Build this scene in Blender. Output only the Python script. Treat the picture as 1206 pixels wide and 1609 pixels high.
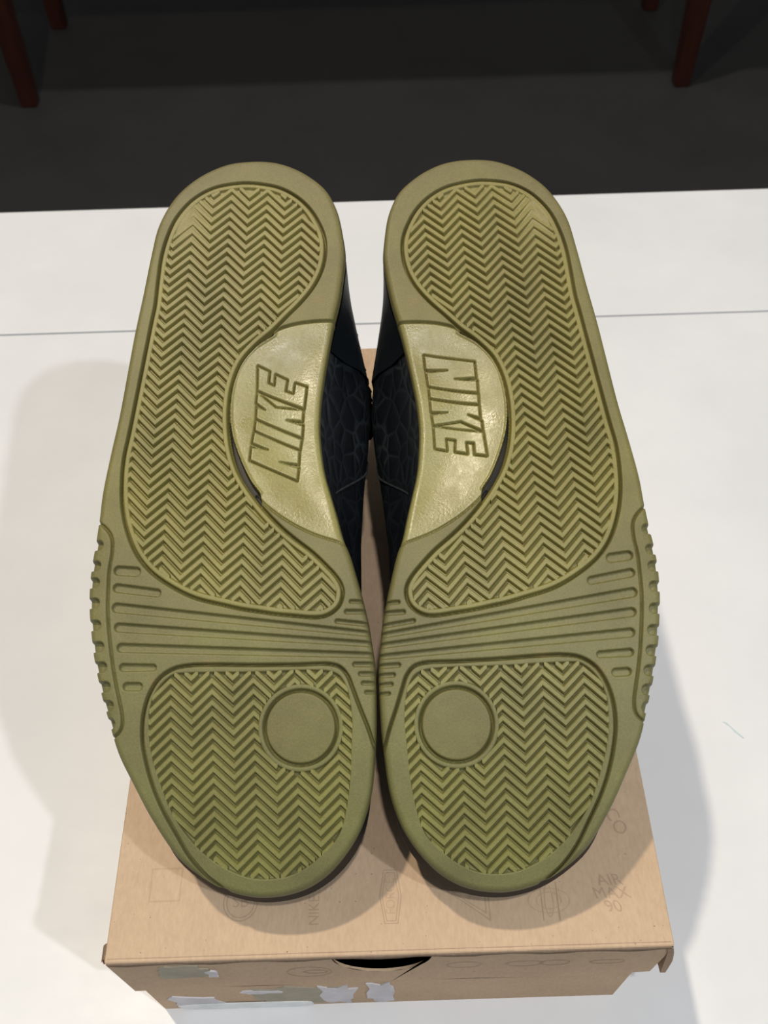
import bpy, bmesh, math, random
import numpy as np
from mathutils import Matrix, Vector

for _o in list(bpy.data.objects):
    bpy.data.objects.remove(_o, do_unlink=True)
scene = bpy.context.scene
COL = scene.collection
random.seed(7)

# ------------------------------------------------------------------ camera
TH, RO = math.radians(52.8), math.radians(1.8)
_fw = Vector((0, math.cos(TH), -math.sin(TH)))
_up = Vector((0, math.sin(TH), math.cos(TH)))
_rt = Vector((1, 0, 0))
cam_r = _rt * math.cos(RO) - _up * math.sin(RO)
cam_u = _rt * math.sin(RO) + _up * math.cos(RO)
cam_data = bpy.data.cameras.new('camera')
cam = bpy.data.objects.new('camera', cam_data)
COL.objects.link(cam)
_m = Matrix((cam_r, cam_u, -_fw)).transposed().to_4x4()
_m.translation = Vector((0, 0, 0.487))
cam.matrix_world = _m
cam_data.sensor_fit = 'VERTICAL'
cam_data.sensor_height = 24.0
cam_data.lens = 24.0 * 1490.0 / 1609.0
cam_data.clip_start = 0.01
cam_data.clip_end = 50
cam_data.dof.use_dof = True
cam_data.dof.focus_distance = 0.37
cam_data.dof.aperture_fstop = 15
scene.camera = cam

# ------------------------------------------------------------------ world and lamps
scene.view_settings.view_transform = 'Standard'
scene.view_settings.look = 'None'
scene.view_settings.gamma = 1
scene.view_settings.use_curve_mapping = False
scene.view_settings.exposure = -0.06
world = bpy.data.worlds.new('room_light')
scene.world = world
world.use_nodes = True
world.node_tree.nodes['Background'].inputs[0].default_value = (0.90, 0.95, 1.0, 1)
world.node_tree.nodes['Background'].inputs[1].default_value = 0.20


def ceiling_lamp(name, loc, power, colour, radius=0.035):
    d = bpy.data.lights.new(name, 'POINT')
    d.energy = power
    d.color = colour
    d.shadow_soft_size = radius
    o = bpy.data.objects.new(name, d)
    o.location = loc
    COL.objects.link(o)


ceiling_lamp('ceiling_lamp', (-0.52, 0.56, 2.1), 98, (1.0, 0.89, 0.72))
ceiling_lamp('ceiling_lamp', (0.12, -0.28, 2.1), 58, (1.0, 0.97, 0.95))
ceiling_lamp('ceiling_lamp', (1.2, -0.70, 2.1), 78, (0.86, 0.93, 1.0))
_d = bpy.data.lights.new('recessed_downlight', 'SPOT')
_d.energy = 150
_d.color = (1.0, 0.96, 0.92)
_d.spot_size = math.radians(50)
_d.spot_blend = 0.35
_d.shadow_soft_size = 0.05
_o = bpy.data.objects.new('recessed_downlight', _d)
_o.location = (0.05, 1.8, 2.1)
COL.objects.link(_o)

# ------------------------------------------------------------------ helpers


def mesh_obj(name, verts, faces, mat=None, parent=None, smooth=False):
    me = bpy.data.meshes.new(name)
    verts = np.asarray(verts, dtype=np.float32)
    if isinstance(faces, np.ndarray):
        n, k = faces.shape
        me.vertices.add(len(verts))
        me.vertices.foreach_set('co', verts.ravel())
        me.loops.add(n * k)
        me.loops.foreach_set('vertex_index', faces.astype(np.int32).ravel())
        me.polygons.add(n)
        me.polygons.foreach_set('loop_start', np.arange(0, n * k, k, dtype=np.int32))
        me.polygons.foreach_set('loop_total', np.full(n, k, dtype=np.int32))
        me.update(calc_edges=True)
        me.validate()
    else:
        me.from_pydata([tuple(v) for v in verts.tolist()], [], faces)
    if smooth:
        me.polygons.foreach_set('use_smooth', np.ones(len(me.polygons), dtype=bool))
    if mat:
        me.materials.append(mat)
    o = bpy.data.objects.new(name, me)
    COL.objects.link(o)
    if parent:
        o.parent = parent
    return o


def bm_obj(name, bm, mat=None, parent=None, smooth=False):
    me = bpy.data.meshes.new(name)
    bmesh.ops.recalc_face_normals(bm, faces=bm.faces)
    bm.to_mesh(me)
    bm.free()
    if smooth:
        me.polygons.foreach_set('use_smooth', np.ones(len(me.polygons), dtype=bool))
    if mat:
        me.materials.append(mat)
    o = bpy.data.objects.new(name, me)
    COL.objects.link(o)
    if parent:
        o.parent = parent
    return o


def box_bm(x0, x1, y0, y1, z0, z1, bev=0.0, seg=2):
    bm = bmesh.new()
    vs = [bm.verts.new((x, y, z)) for x in (x0, x1) for y in (y0, y1) for z in (z0, z1)]
    for f in ((0, 1, 3, 2), (4, 6, 7, 5), (0, 4, 5, 1), (2, 3, 7, 6), (0, 2, 6, 4), (1, 5, 7, 3)):
        bm.faces.new([vs[i] for i in f])
    bmesh.ops.recalc_face_normals(bm, faces=bm.faces)
    if bev:
        bmesh.ops.bevel(bm, geom=list(bm.edges), offset=bev, segments=seg, profile=0.7, affect='EDGES')
    return bm


def prism_bm(poly, to3, d0, d1):
    """poly: 2d outline; to3(u, v, d) -> point; closed prism between depths d0 and d1"""
    bm = bmesh.new()
    a = [bm.verts.new(to3(u, v, d0)) for u, v in poly]
    b = [bm.verts.new(to3(u, v, d1)) for u, v in poly]
    n = len(poly)
    for i in range(n):
        bm.faces.new((a[i], a[(i + 1) % n], b[(i + 1) % n], b[i]))
    f1 = bm.faces.new(a)
    f2 = bm.faces.new(b[::-1])
    bmesh.ops.triangulate(bm, faces=[f1, f2])
    return bm


def empty(name, loc=(0, 0, 0)):
    o = bpy.data.objects.new(name, None)
    o.empty_display_size = 0.02
    o.location = loc
    COL.objects.link(o)
    return o


def tag(o, label=None, cat=None, group=None, kind=None):
    if label:
        o['label'] = label
    if cat:
        o['category'] = cat
    if group:
        o['group'] = group
    if kind:
        o['kind'] = kind
    return o


# ------------------------------------------------------------------ materials
def mat_new(name, rough=0.6, spec=0.4):
    m = bpy.data.materials.new(name)
    m.use_nodes = True
    nt = m.node_tree
    b = nt.nodes['Principled BSDF']
    b.inputs['Roughness'].default_value = rough
    b.inputs['Specular IOR Level'].default_value = spec
    return m, nt, b


def noise(nt, scale, detail=4, rough=0.6, vec=None, stretch=None):
    n = nt.nodes.new('ShaderNodeTexNoise')
    n.inputs['Scale'].default_value = scale
    n.inputs['Detail'].default_value = detail
    n.inputs['Roughness'].default_value = rough
    tc = nt.nodes.new('ShaderNodeTexCoord')
    out = tc.outputs['Object']
    if stretch:
        mp = nt.nodes.new('ShaderNodeMapping')
        mp.inputs['Scale'].default_value = stretch
        nt.links.new(out, mp.inputs[0])
        out = mp.outputs[0]
    nt.links.new(out, n.inputs['Vector'])
    return n


def ramp(nt, src, stops):
    r = nt.nodes.new('ShaderNodeValToRGB')
    el = r.color_ramp.elements
    while len(el) < len(stops):
        el.new(0.5)
    for e, (p, c) in zip(el, stops):
        e.position = p
        e.color = (*c, 1)
    nt.links.new(src, r.inputs[0])
    return r


def mix(nt, a, b, fac, blend='MIX'):
    m = nt.nodes.new('ShaderNodeMix')
    m.data_type = 'RGBA'
    m.blend_type = blend
    if isinstance(fac, float):
        m.inputs[0].default_value = fac
    else:
        nt.links.new(fac, m.inputs[0])
    for s, k in ((a, 6), (b, 7)):
        if isinstance(s, tuple):
            m.inputs[k].default_value = (*s, 1)
        else:
            nt.links.new(s, m.inputs[k])
    return m.outputs[2]


def bump(nt, b, src, strength, dist):
    n = nt.nodes.new('ShaderNodeBump')
    n.inputs['Strength'].default_value = strength
    n.inputs['Distance'].default_value = dist
    nt.links.new(src, n.inputs['Height'])
    nt.links.new(n.outputs[0], b.inputs['Normal'])


def rubber(name, c1, c2, c3, rough, spec=0.4, dirt=0.35, stain=True, grain=0.35):
    """aged olive rubber: yellow to green drift, fine grime speckle"""
    m, nt, b = mat_new(name, rough, spec)
    n1 = noise(nt, 16, 3, 0.55)
    base = ramp(nt, n1.outputs[0], [(0.3, c1), (0.52, c2), (0.72, c3)]).outputs[0]
    n2 = noise(nt, 90, 5, 0.7)
    d = ramp(nt, n2.outputs[0], [(0.35, (0.72, 0.72, 0.72)), (0.65, (1.06, 1.06, 1.06))]).outputs[0]
    base = mix(nt, base, d, dirt, 'MULTIPLY')
    n3 = noise(nt, 1500, 2, 0.6)
    g = ramp(nt, n3.outputs[0], [(0.3, (0.78, 0.77, 0.74)), (0.7, (1.12, 1.12, 1.1))]).outputs[0]
    base = mix(nt, base, g, 0.6, 'MULTIPLY')
    if stain:
        n4 = noise(nt, 38, 2, 0.5)
        f = ramp(nt, n4.outputs[0], [(0.68, (0, 0, 0)), (0.8, (0.5, 0.5, 0.5))]).outputs[0]
        base = mix(nt, base, (0.27, 0.17, 0.06), f)
    # yellowing strongest at mid sole, browner at the worn heel, greener at the toe
    tc = nt.nodes.new('ShaderNodeTexCoord')
    sx = nt.nodes.new('ShaderNodeSeparateXYZ')
    nt.links.new(tc.outputs['Object'], sx.inputs[0])
    mr = nt.nodes.new('ShaderNodeMapRange')
    mr.inputs[1].default_value = -0.30
    mr.inputs[2].default_value = 0.0
    nt.links.new(sx.outputs['Y'], mr.inputs[0])
    age = ramp(nt, mr.outputs[0], [(0.0, (0.90, 0.96, 0.98)), (0.3, (0.97, 0.97, 1.0)), (0.5, (1.10, 1.07, 0.88)), (0.8, (1.0, 0.96, 0.95)), (1.0, (0.95, 0.89, 1.02))]).outputs[0]
    base = mix(nt, base, age, 1.0, 'MULTIPLY')
    nt.links.new(base, b.inputs['Base Color'])
    n5 = noise(nt, 900, 3, 0.6)
    if grain > 0.5:
        n6 = noise(nt, 60, 5, 0.7)
        r6 = ramp(nt, n6.outputs[0], [(0.35, (rough - 0.1,) * 3), (0.65, (rough + 0.14,) * 3)]).outputs[0]
        nt.links.new(r6, b.inputs['Roughness'])
    bump(nt, b, n5.outputs[0], grain, 0.00016)
    return m


M = {}
M['rim'] = rubber('olive_rubber', (0.140, 0.126, 0.050), (0.182, 0.165, 0.062), (0.205, 0.195, 0.064), 0.55)
M['tread'] = rubber('olive_tread_rubber', (0.180, 0.162, 0.056), (0.235, 0.212, 0.068), (0.270, 0.250, 0.070), 0.5)
M['tread_top'] = rubber('worn_tread_rubber', (0.185, 0.166, 0.078), (0.225, 0.202, 0.092), (0.250, 0.228, 0.096), 0.55)
M['disc'] = rubber('olive_disc_rubber', (0.150, 0.128, 0.046), (0.172, 0.150, 0.053), (0.188, 0.167, 0.058), 0.55)
M['shank'] = rubber('glossy_olive_rubber', (0.225, 0.200, 0.080), (0.268, 0.246, 0.100), (0.268, 0.262, 0.118), 0.34, 0.55, 0.25, False, 0.8)


def simple(name, col, rough=0.6, spec=0.4, bscale=None, bstr=0.3, bdist=0.0005, var=0.15):
    m, nt, b = mat_new(name, rough, spec)
    n1 = noise(nt, 60, 4, 0.6)
    g = ramp(nt, n1.outputs[0], [(0.3, (1 - var,) * 3), (0.7, (1 + var,) * 3)]).outputs[0]
    nt.links.new(mix(nt, col, g, 1.0, 'MULTIPLY'), b.inputs['Base Color'])
    if bscale:
        n2 = noise(nt, bscale, 4, 0.6)
        bump(nt, b, n2.outputs[0], bstr, bdist)
    return m


M['plate'] = simple('grey_shank_plate', (0.075, 0.068, 0.055), 0.7, 0.2)
M['midsole'] = simple('black_midsole', (0.010, 0.010, 0.011), 0.5, 0.35)
M['leather'] = simple('black_leather', (0.006, 0.008, 0.010), 0.42, 0.3, 400, 0.25, 0.0003)
M['lining'] = simple('black_lining', (0.006, 0.006, 0.007), 0.9, 0.1)
M['lace'] = simple('black_lace', (0.008, 0.008, 0.009), 0.85, 0.2, 900, 0.4, 0.0003)

# scaled black leather of the quarters
m, nt, b = mat_new('black_scaled_leather', 0.5, 0.28)
tc = nt.nodes.new('ShaderNodeTexCoord')
mp = nt.nodes.new('ShaderNodeMapping')
mp.inputs['Scale'].default_value = (150, 105, 150)
nt.links.new(tc.outputs['Object'], mp.inputs[0])
vo = nt.nodes.new('ShaderNodeTexVoronoi')
vo.feature = 'DISTANCE_TO_EDGE'
vo.inputs['Scale'].default_value = 1.0
nt.links.new(mp.outputs[0], vo.inputs['Vector'])
n9 = noise(nt, 45, 3, 0.6)
wr = ramp(nt, n9.outputs[0], [(0.45, (0.007, 0.009, 0.012)), (0.75, (0.022, 0.026, 0.028))]).outputs[0]
ed = ramp(nt, vo.outputs['Distance'], [(0.0, (1, 1, 1)), (0.09, (0, 0, 0))]).outputs[0]
nt.links.new(mix(nt, (0.003, 0.0042, 0.006), wr, ed), b.inputs['Base Color'])
sh_ = ramp(nt, vo.outputs['Distance'], [(0.0, (0, 0, 0)), (0.25, (1, 1, 1))]).outputs[0]
bump(nt, b, sh_, 0.5, 0.0006)
M['scales'] = m


def kraft(name, c1, c2, rough=0.85):
    m, nt, b = mat_new(name, rough, 0.2)
    n1 = noise(nt, 700, 4, 0.7, stretch=(1, 0.35, 0.35))
    n2 = noise(nt, 25, 3, 0.6)
    col = mix(nt, c1, c2, n1.outputs[0])
    g = ramp(nt, n2.outputs[0], [(0.3, (0.93, 0.92, 0.91)), (0.7, (1.05, 1.05, 1.05))]).outputs[0]
    col = mix(nt, col, g, 1.0, 'MULTIPLY')
    n3 = noise(nt, 800, 1, 0.4)
    f = ramp(nt, n3.outputs[0], [(0.77, (0, 0, 0)), (0.8, (0.55, 0.55, 0.55))]).outputs[0]
    col = mix(nt, col, (0.12, 0.075, 0.05), f)
    nt.links.new(col, b.inputs['Base Color'])
    bump(nt, b, n1.outputs[0], 0.3, 0.0002)
    return m


M['kraft'] = kraft('kraft_cardboard', (0.45, 0.315, 0.205), (0.64, 0.475, 0.325))
M['kraft_edge'] = kraft('cardboard_edge', (0.30, 0.20, 0.13), (0.48, 0.35, 0.25))
M['print'] = kraft('faint_print', (0.36, 0.250, 0.165), (0.52, 0.380, 0.26))
M['print_faint'] = kraft('fainter_print', (0.40, 0.280, 0.182), (0.575, 0.425, 0.290))
M['torn'] = simple('torn_white_paper', (0.62, 0.60, 0.63), 0.8, 0.2, 300, 0.4, 0.0004)
M['residue'] = simple('grey_glue_residue', (0.36, 0.32, 0.24), 0.7, 0.3, 300, 0.4, 0.0003)
M['tape'] = simple('clear_tape_edge', (0.72, 0.74, 0.74), 0.2, 0.6)

# white laminate with faint smears
m, nt, b = mat_new('white_laminate', 0.4, 0.35)
n1 = noise(nt, 9, 4, 0.6)
col = ramp(nt, n1.outputs[0], [(0.35, (0.71, 0.712, 0.718)), (0.65, (0.76, 0.76, 0.762))]).outputs[0]
n2 = noise(nt, 30, 5, 0.7, stretch=(1, 2.2, 1))
sm = ramp(nt, n2.outputs[0], [(0.70, (0, 0, 0)), (0.82, (0.25, 0.25, 0.25))]).outputs[0]
col = mix(nt, col, (0.62, 0.63, 0.64), sm)
nt.links.new(col, b.inputs['Base Color'])
rr = ramp(nt, n2.outputs[0], [(0.3, (0.36,) * 3), (0.8, (0.52,) * 3)]).outputs[0]
nt.links.new(rr, b.inputs['Roughness'])
M['white'] = m

# near-black floor
m, nt, b = mat_new('charcoal_floor', 0.75, 0.25)
n1 = noise(nt, 3.5, 5, 0.65)
col = ramp(nt, n1.outputs[0], [(0.3, (0.0125, 0.0121, 0.0123)), (0.7, (0.0185, 0.0179, 0.0180))]).outputs[0]
nt.links.new(col, b.inputs['Base Color'])
M['floor'] = m

# red-brown stained wood
m, nt, b = mat_new('red_brown_wood', 0.4, 0.4)
n1 = noise(nt, 30, 4, 0.6, stretch=(4, 4, 0.35))
col = ramp(nt, n1.outputs[0], [(0.3, (0.018, 0.0042, 0.0022)), (0.7, (0.036, 0.0085, 0.0045))]).outputs[0]
nt.links.new(col, b.inputs['Base Color'])
M['wood'] = m
M['smear'] = simple('pale_blue_scuff', (0.50, 0.60, 0.62), 0.5, 0.3)
M['wallgrey'] = simple('grey_wall_paint', (0.45, 0.45, 0.45), 0.8, 0.2)
M['thread'] = simple('dark_grey_thread', (0.020, 0.022, 0.023), 0.9, 0.1)
M['steel'] = simple('grey_steel', (0.35, 0.35, 0.36), 0.35, 0.5)

# ------------------------------------------------------------------ setting
fl = bm_obj('floor', box_bm(-3.2, 3.2, -1.6, 4.6, -0.80, -0.75), M['floor'])
tag(fl, 'near-black charcoal floor behind and below the white table', kind='structure')

for nm, bx in (('wall_back', (-3.2, 3.2, 4.6, 4.7, -0.8, 2.4)), ('wall_left', (-3.3, -3.2, -1.6, 4.7, -0.8, 2.4)), ('wall_right', (3.2, 3.3, -1.6, 4.7, -0.8, 2.4))):
    tag(bm_obj(nm, box_bm(*bx), M['wallgrey']), {'wall_back': 'plain grey wall far behind the wooden table', 'wall_left': 'plain grey wall to the left of both tables', 'wall_right': 'plain grey wall to the right of both tables'}[nm], kind='structure')

# white table the box stands on: two boards with an open seam between them
tb = empty('white_table', (0, 0.17, -0.75))
tag(tb, 'glossy white table with a dark seam, carrying the cardboard box', 'table')


def under(o, p):
    o.parent = p
    o.matrix_parent_inverse = p.matrix_basis.inverted()
    return o


under(bm_obj('table_board', box_bm(-0.95, 0.95, -0.03, 0.5492, -0.028, 0.0, 0.0012), M['white']), tb)
under(bm_obj('table_board', box_bm(-0.95, 0.95, 0.5508, 0.7054, -0.028, 0.0, 0.0012), M['white']), tb)
under(bm_obj('under_frame', box_bm(-0.88, 0.88, -0.0, 0.62, -0.075, -0.029, 0.002), M['steel']), tb)
for lx in (-0.85, 0.85):
    for ly in (0.03, 0.59):
        under(bm_obj('leg', box_bm(lx - 0.025, lx + 0.025, ly - 0.025, ly + 0.025, -0.75, -0.076, 0.003), M['steel']), tb)


# wooden table further back, only its tapered legs show
wt = empty('wooden_table', (-0.037, 2.43, -0.75))
tag(wt, 'dark red-brown wooden table with tapered legs standing behind the white table', 'table')
under(bm_obj('tabletop', box_bm(-0.93, 0.86, 2.17, 2.70, -0.045, -0.012, 0.004), M['wood']), wt)
under(bm_obj('apron', box_bm(-0.86, 0.79, 2.22, 2.65, -0.13, -0.046, 0.003), M['wood']), wt)
for lx, sx in ((-0.837, -1), (0.762, 1)):
    for ly, sy in ((2.235, -1), (2.627, 1)):
        bm = bmesh.new()
        rings = []
        for z, hw, off in ((-0.75, 0.019, 0.0), (-0.55, 0.023, 0.004), (-0.131, 0.031, 0.010)):
            cx, cy = lx + sx * off * -0.6, ly
            rings.append([bm.verts.new((cx + a * hw, cy + c * hw, z)) for a, c in ((-1, -1), (1, -1), (1, 1), (-1, 1))])
        for a, c in zip(rings[:-1], rings[1:]):
            for i in range(4):
                bm.faces.new((a[i], a[(i + 1) % 4], c[(i + 1) % 4], c[i]))
        bm.faces.new(rings[0][::-1])
        bm.faces.new(rings[-1])
        bmesh.ops.bevel(bm, geom=list(bm.edges), offset=0.003, segments=2, affect='EDGES')
        under(bm_obj('leg', bm, M['wood']), wt)

# ------------------------------------------------------------------ shoe box
BX0, BX1, BY0, BY1, BZ = -0.1110, 0.1045, 0.0833, 0.4145, 0.101
LID_Z = 0.0515
T = 0.0022
sb = empty('shoe_box', (-0.003, 0.249, 0.0))
tag(sb, 'brown kraft cardboard shoe box with faint printed emblems under the sneakers', 'box')
sb.rotation_euler = (0, 0, 0)
HC, HR, HD = -0.0062, 0.0192, 0.0262       # thumb hole centre, half width, depth


def half_moon(c, r, d, ztop, n=18):
    return [(c + r * math.cos(t), ztop - d * math.sin(t)) for t in [math.pi * i / n for i in range(n + 1)]]


def xz(y):
    return lambda u, v, d: (u, y + d, v)


def yz(x):
    return lambda u, v, d: (x + d, u, v)


lid = under(bm_obj('lid', box_bm(BX0, BX1, BY0, BY1, BZ - T, BZ, 0.0011, 3), M['kraft'], smooth=False), sb)
# front skirt with the half-moon thumb hole
hm = half_moon(HC, HR, HD, BZ - T)
fp = [(BX0, BZ - T), (BX0 + 0.0002, LID_Z - 0.002)]
for i in range(1, 12):
    u = BX0 + (BX1 - BX0) * i / 12
    fp.append((u, LID_Z + 0.0012 * math.sin(u * 70) + 0.0035 * (u - BX0) / 0.215 + random.uniform(-.0002, .0002)))
fp += [(BX1 - 0.0005, LID_Z + 0.0055), (BX1, BZ - T)] + hm
under(bm_obj('lid_skirt', prism_bm(fp, xz(BY0), 0.0, 0.0011), M['kraft']), lid)
# dark raw edge showing round the thumb hole
under(bm_obj('lid_skirt', box_bm(BX0, BX1, BY1 - T, BY1, LID_Z, BZ - T), M['kraft']), lid)
# side skirts, the right one flared outwards at its front corner
under(bm_obj('lid_skirt', box_bm(BX0, BX0 + T, BY0 + T, BY1 - T, LID_Z, BZ - T), M['kraft']), lid)
bm = bmesh.new()
ns, nz = 24, 6
g = {}
for i in range(ns + 1):
    y = BY0 - 0.0004 + (BY1 - T - BY0) * i / ns
    fl_ = 0.0062 * max(0.0, 1 - i / 7.0) ** 1.4
    for j in range(nz + 1):
        tt = j / nz
        z = BZ - T + (LID_Z + 0.004 - BZ + T) * tt
        bow = fl_ * tt ** 0.8
        for k in (0, 1):
            g[i, j, k] = bm.verts.new((BX1 - T * (1 - k) + bow + (0.0008 if k else 0) * (1 - abs(2 * tt - 1)), y, z))
for i in range(ns):
    for j in range(nz):
        for k in (0, 1):
            bm.faces.new((g[i, j, k], g[i + 1, j, k], g[i + 1, j + 1, k], g[i, j + 1, k]))
for i in range(ns):
    for j in (0, nz):
        bm.faces.new((g[i, j, 0], g[i + 1, j, 0], g[i + 1, j, 1], g[i, j, 1]))
for j in range(nz):
    for i in (0, ns):
        bm.faces.new((g[i, j, 0], g[i, j + 1, 0], g[i, j + 1, 1], g[i, j, 1]))
under(bm_obj('lid_skirt', bm, M['kraft_edge']), lid)
# crushed tab curling out of the left front corner
bm = bmesh.new()
pr = None
for i in range(11):
    a = math.pi * (0.05 + 1.5 * i / 10)
    x = BX0 - 0.0004 + 0.0014 * math.cos(a + 1.2)
    z = BZ - 0.0030 + 0.0020 * math.sin(a + 1.2)
    cur = [bm.verts.new((x, BY0 + 0.0012 + 0.0006 * math.sin(i * 1.9), z)), bm.verts.new((x, BY0 + 0.0075 - 0.0003 * i, z))]
    if pr:
        bm.faces.new((pr[0], cur[0], cur[1], pr[1]))
    pr = cur
bmesh.ops.solidify(bm, geom=list(bm.faces), thickness=0.0005)
under(bm_obj('crushed_tab', bm, M['kraft_edge']), lid)
# crushed ridge along the top front edge
bm = bmesh.new()
pv = None
for i in range(61):
    u = BX0 + 0.001 + (BX1 - BX0 - 0.002) * i / 60
    w = 0.0006 + 0.0004 * math.sin(i * 0.7) + random.uniform(0, 0.0003)
    cur = [bm.verts.new(p) for p in ((u, BY0 + 0.0016, BZ + 0.0001), (u, BY0 + 0.0002, BZ - 0.0002 - w * .2), (u, BY0 - 0.0005 - w * .4, BZ - 0.0014 - w), (u, BY0 + 0.0002, BZ - 0.0020 - w * .6))]
    if pv:
        for k in range(3):
            bm.faces.new((pv[k], cur[k], cur[k + 1], pv[k + 1]))
    pv = cur
under(bm_obj('creased_edge', bm, M['kraft_edge'], smooth=True), lid)

# tray below the lid
base = under(bm_obj('tray', box_bm(BX0 + 0.004, BX1 - 0.0065, BY0 + 0.006, BY1 - 0.004, 0.0, 0.002), M['kraft']), sb)
ZT = BZ - T - 0.0006
bx0, bx1, by0, by1 = BX0 + 0.0026, BX1 - 0.0058, BY0 + 0.0016, BY1 - 0.0026
hm2 = half_moon(HC, HR + 0.004, HD + 0.016, ZT)
tp = [(bx0, ZT), (bx0, 0.0), (bx1, 0.0), (bx1, ZT)] + hm2
under(bm_obj('tray_wall', prism_bm(tp, xz(by0), 0.0, T), M['kraft']), base)
under(bm_obj('tray_wall', box_bm(bx0, bx1, by1 - T, by1, 0.0, ZT), M['kraft']), base)
under(bm_obj('tray_wall', box_bm(bx0, bx0 + T, by0 + T, by1 - T, 0.0, ZT), M['kraft']), base)
under(bm_obj('tray_wall', box_bm(bx1 - T, bx1, by0 + T, by1 - T, 0.0, ZT), M['kraft']), base)


# torn paper and tape residue on the front
def patch(name, cx, cz, w, h, y, mat, parent, seed, n=26, thick=0.0004, rag=0.18):
    r = random.Random(seed)
    poly = []
    for i in range(n):
        a = 2 * math.pi * i / n
        k = 1 + r.uniform(-rag, rag)
        c_, s_ = math.cos(a), math.sin(a)
        poly.append((cx + w / 2 * k * math.copysign(abs(c_) ** 0.6, c_), cz + h / 2 * k * math.copysign(abs(s_) ** 0.6, s_)))
    poly = [(u, max(v, 0.0004)) for u, v in poly]
    bm = bmesh.new()
    fr = [bm.verts.new((u, y - thick, v)) for u, v in poly]
    bk = [bm.verts.new((u, y + 0.0002, v)) for u, v in poly]
    cf = bm.verts.new((cx, y - thick, cz))
    for i in range(n):
        j = (i + 1) % n
        bm.faces.new((fr[i], fr[j], cf))
        bm.faces.new((fr[i], bk[i], bk[j], fr[j]))
    return under(bm_obj(name, bm, mat), parent)


patch('glue_residue', -0.0845, 0.0830, 0.019, 0.021, BY0, M['residue'], lid, 2)
patch('torn_paper', -0.0735, 0.0795, 0.0042, 0.008, BY0, M['torn'], lid, 5, 12, 0.0007, 0.4)
patch('glue_residue', -0.0420, 0.0235, 0.044, 0.034, by0, M['residue'], base, 3)
patch('torn_paper', -0.0905, 0.0160, 0.022, 0.022, by0, M['torn'], base, 4, 18, 0.0005, 0.3)
patch('torn_paper', -0.0270, 0.0225, 0.0155, 0.036, by0, M['torn'], base, 8, 16, 0.0006, 0.28)
patch('torn_paper', -0.0080, 0.0245, 0.0125, 0.040, by0, M['torn'], base, 9, 16, 0.0006, 0.25)
patch('torn_paper', -0.0600, 0.0330, 0.018, 0.005, by0, M['torn'], base, 10, 16, 0.0006, 0.3)
patch('tape_strip', -0.0700, 0.0055, 0.062, 0.012, by0 - 0.0005, M['tape'], base, 11, 20, 0.0003, 0.04)


# faint printed emblems on lid top
def ring_poly(cx, cy, rx, ry, w, n=48):
    o_ = [(cx + rx * math.cos(2 * math.pi * i / n), cy + ry * math.sin(2 * math.pi * i / n)) for i in range(n)]
    i_ = [(cx + (rx - w) * math.cos(2 * math.pi * i / n), cy + (ry - w) * math.sin(2 * math.pi * i / n)) for i in range(n)]
    return o_, i_


def band(bm, outer, inner, put):
    n = len(outer)
    a = [bm.verts.new(put(*p)) for p in outer]
    c = [bm.verts.new(put(*p)) for p in inner]
    for i in range(n):
        bm.faces.new((a[i], a[(i + 1) % n], c[(i + 1) % n], c[i]))


def inset_poly(poly, w):
    n = len(poly)
    cx = sum(p[0] for p in poly) / n
    cy = sum(p[1] for p in poly) / n
    area = sum(poly[i][0] * poly[(i + 1) % n][1] - poly[(i + 1) % n][0] * poly[i][1] for i in range(n))
    sg = 1 if area > 0 else -1
    out = []
    for i in range(n):
        p0, p1, p2 = poly[i - 1], poly[i], poly[(i + 1) % n]
        e1 = (p1[0] - p0[0], p1[1] - p0[1])
        e2 = (p2[0] - p1[0], p2[1] - p1[1])
        l1, l2 = math.hypot(*e1), math.hypot(*e2)
        n1 = (-e1[1] / l1 * sg, e1[0] / l1 * sg)
        n2 = (-e2[1] / l2 * sg, e2[0] / l2 * sg)
        bx, by = n1[0] + n2[0], n1[1] + n2[1]
        q = max(0.35, (bx * bx + by * by) / 2)
        out.append((p1[0] + bx / q * w, p1[1] + by / q * w))
    return out


PZ = BZ + 0.00008
ptop = lambda u, v: (u, v, PZ)


def text_print(body, cx, cy, size, rot, mat, sx=1.0, shear=0.0, spacing=1.0):
    cu = bpy.data.curves.new('printed_text', 'FONT')
    cu.body = body
    cu.size = size
    cu.align_x = 'CENTER'
    cu.align_y = 'CENTER'
    cu.shear = shear
    cu.space_line = 0.8
    cu.space_character = spacing
    t = bpy.data.objects.new('tmp', cu)
    COL.objects.link(t)
    dg = bpy.context.evaluated_depsgraph_get()
    dg.update()
    me = bpy.data.meshes.new_from_object(t.evaluated_get(dg))
    bpy.data.objects.remove(t, do_unlink=True)
    c_, s_ = math.cos(rot), math.sin(rot)
    for v in me.vertices:
        x, y = v.co.x * sx, v.co.y
        v.co = (cx + x * c_ - y * s_, cy + x * s_ + y * c_, PZ)
    me.materials.clear()
    me.materials.append(mat)
    o = bpy.data.objects.new('printed_text', me)
    COL.objects.link(o)
    return under(o, lid)


def emblem(rings, mat, put=ptop, parent=None):
    bm = bmesh.new()
    for k, (o_, i_) in enumerate(rings):
        lift = 0.00002 * k
        band(bm, o_, i_, (lambda u, v: Vector(put(u, v)) + Vector((0, -lift if put is not ptop else 0, lift if put is ptop else 0))))
    return under(bm_obj('printed_emblem', bm, mat), parent or lid)


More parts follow.
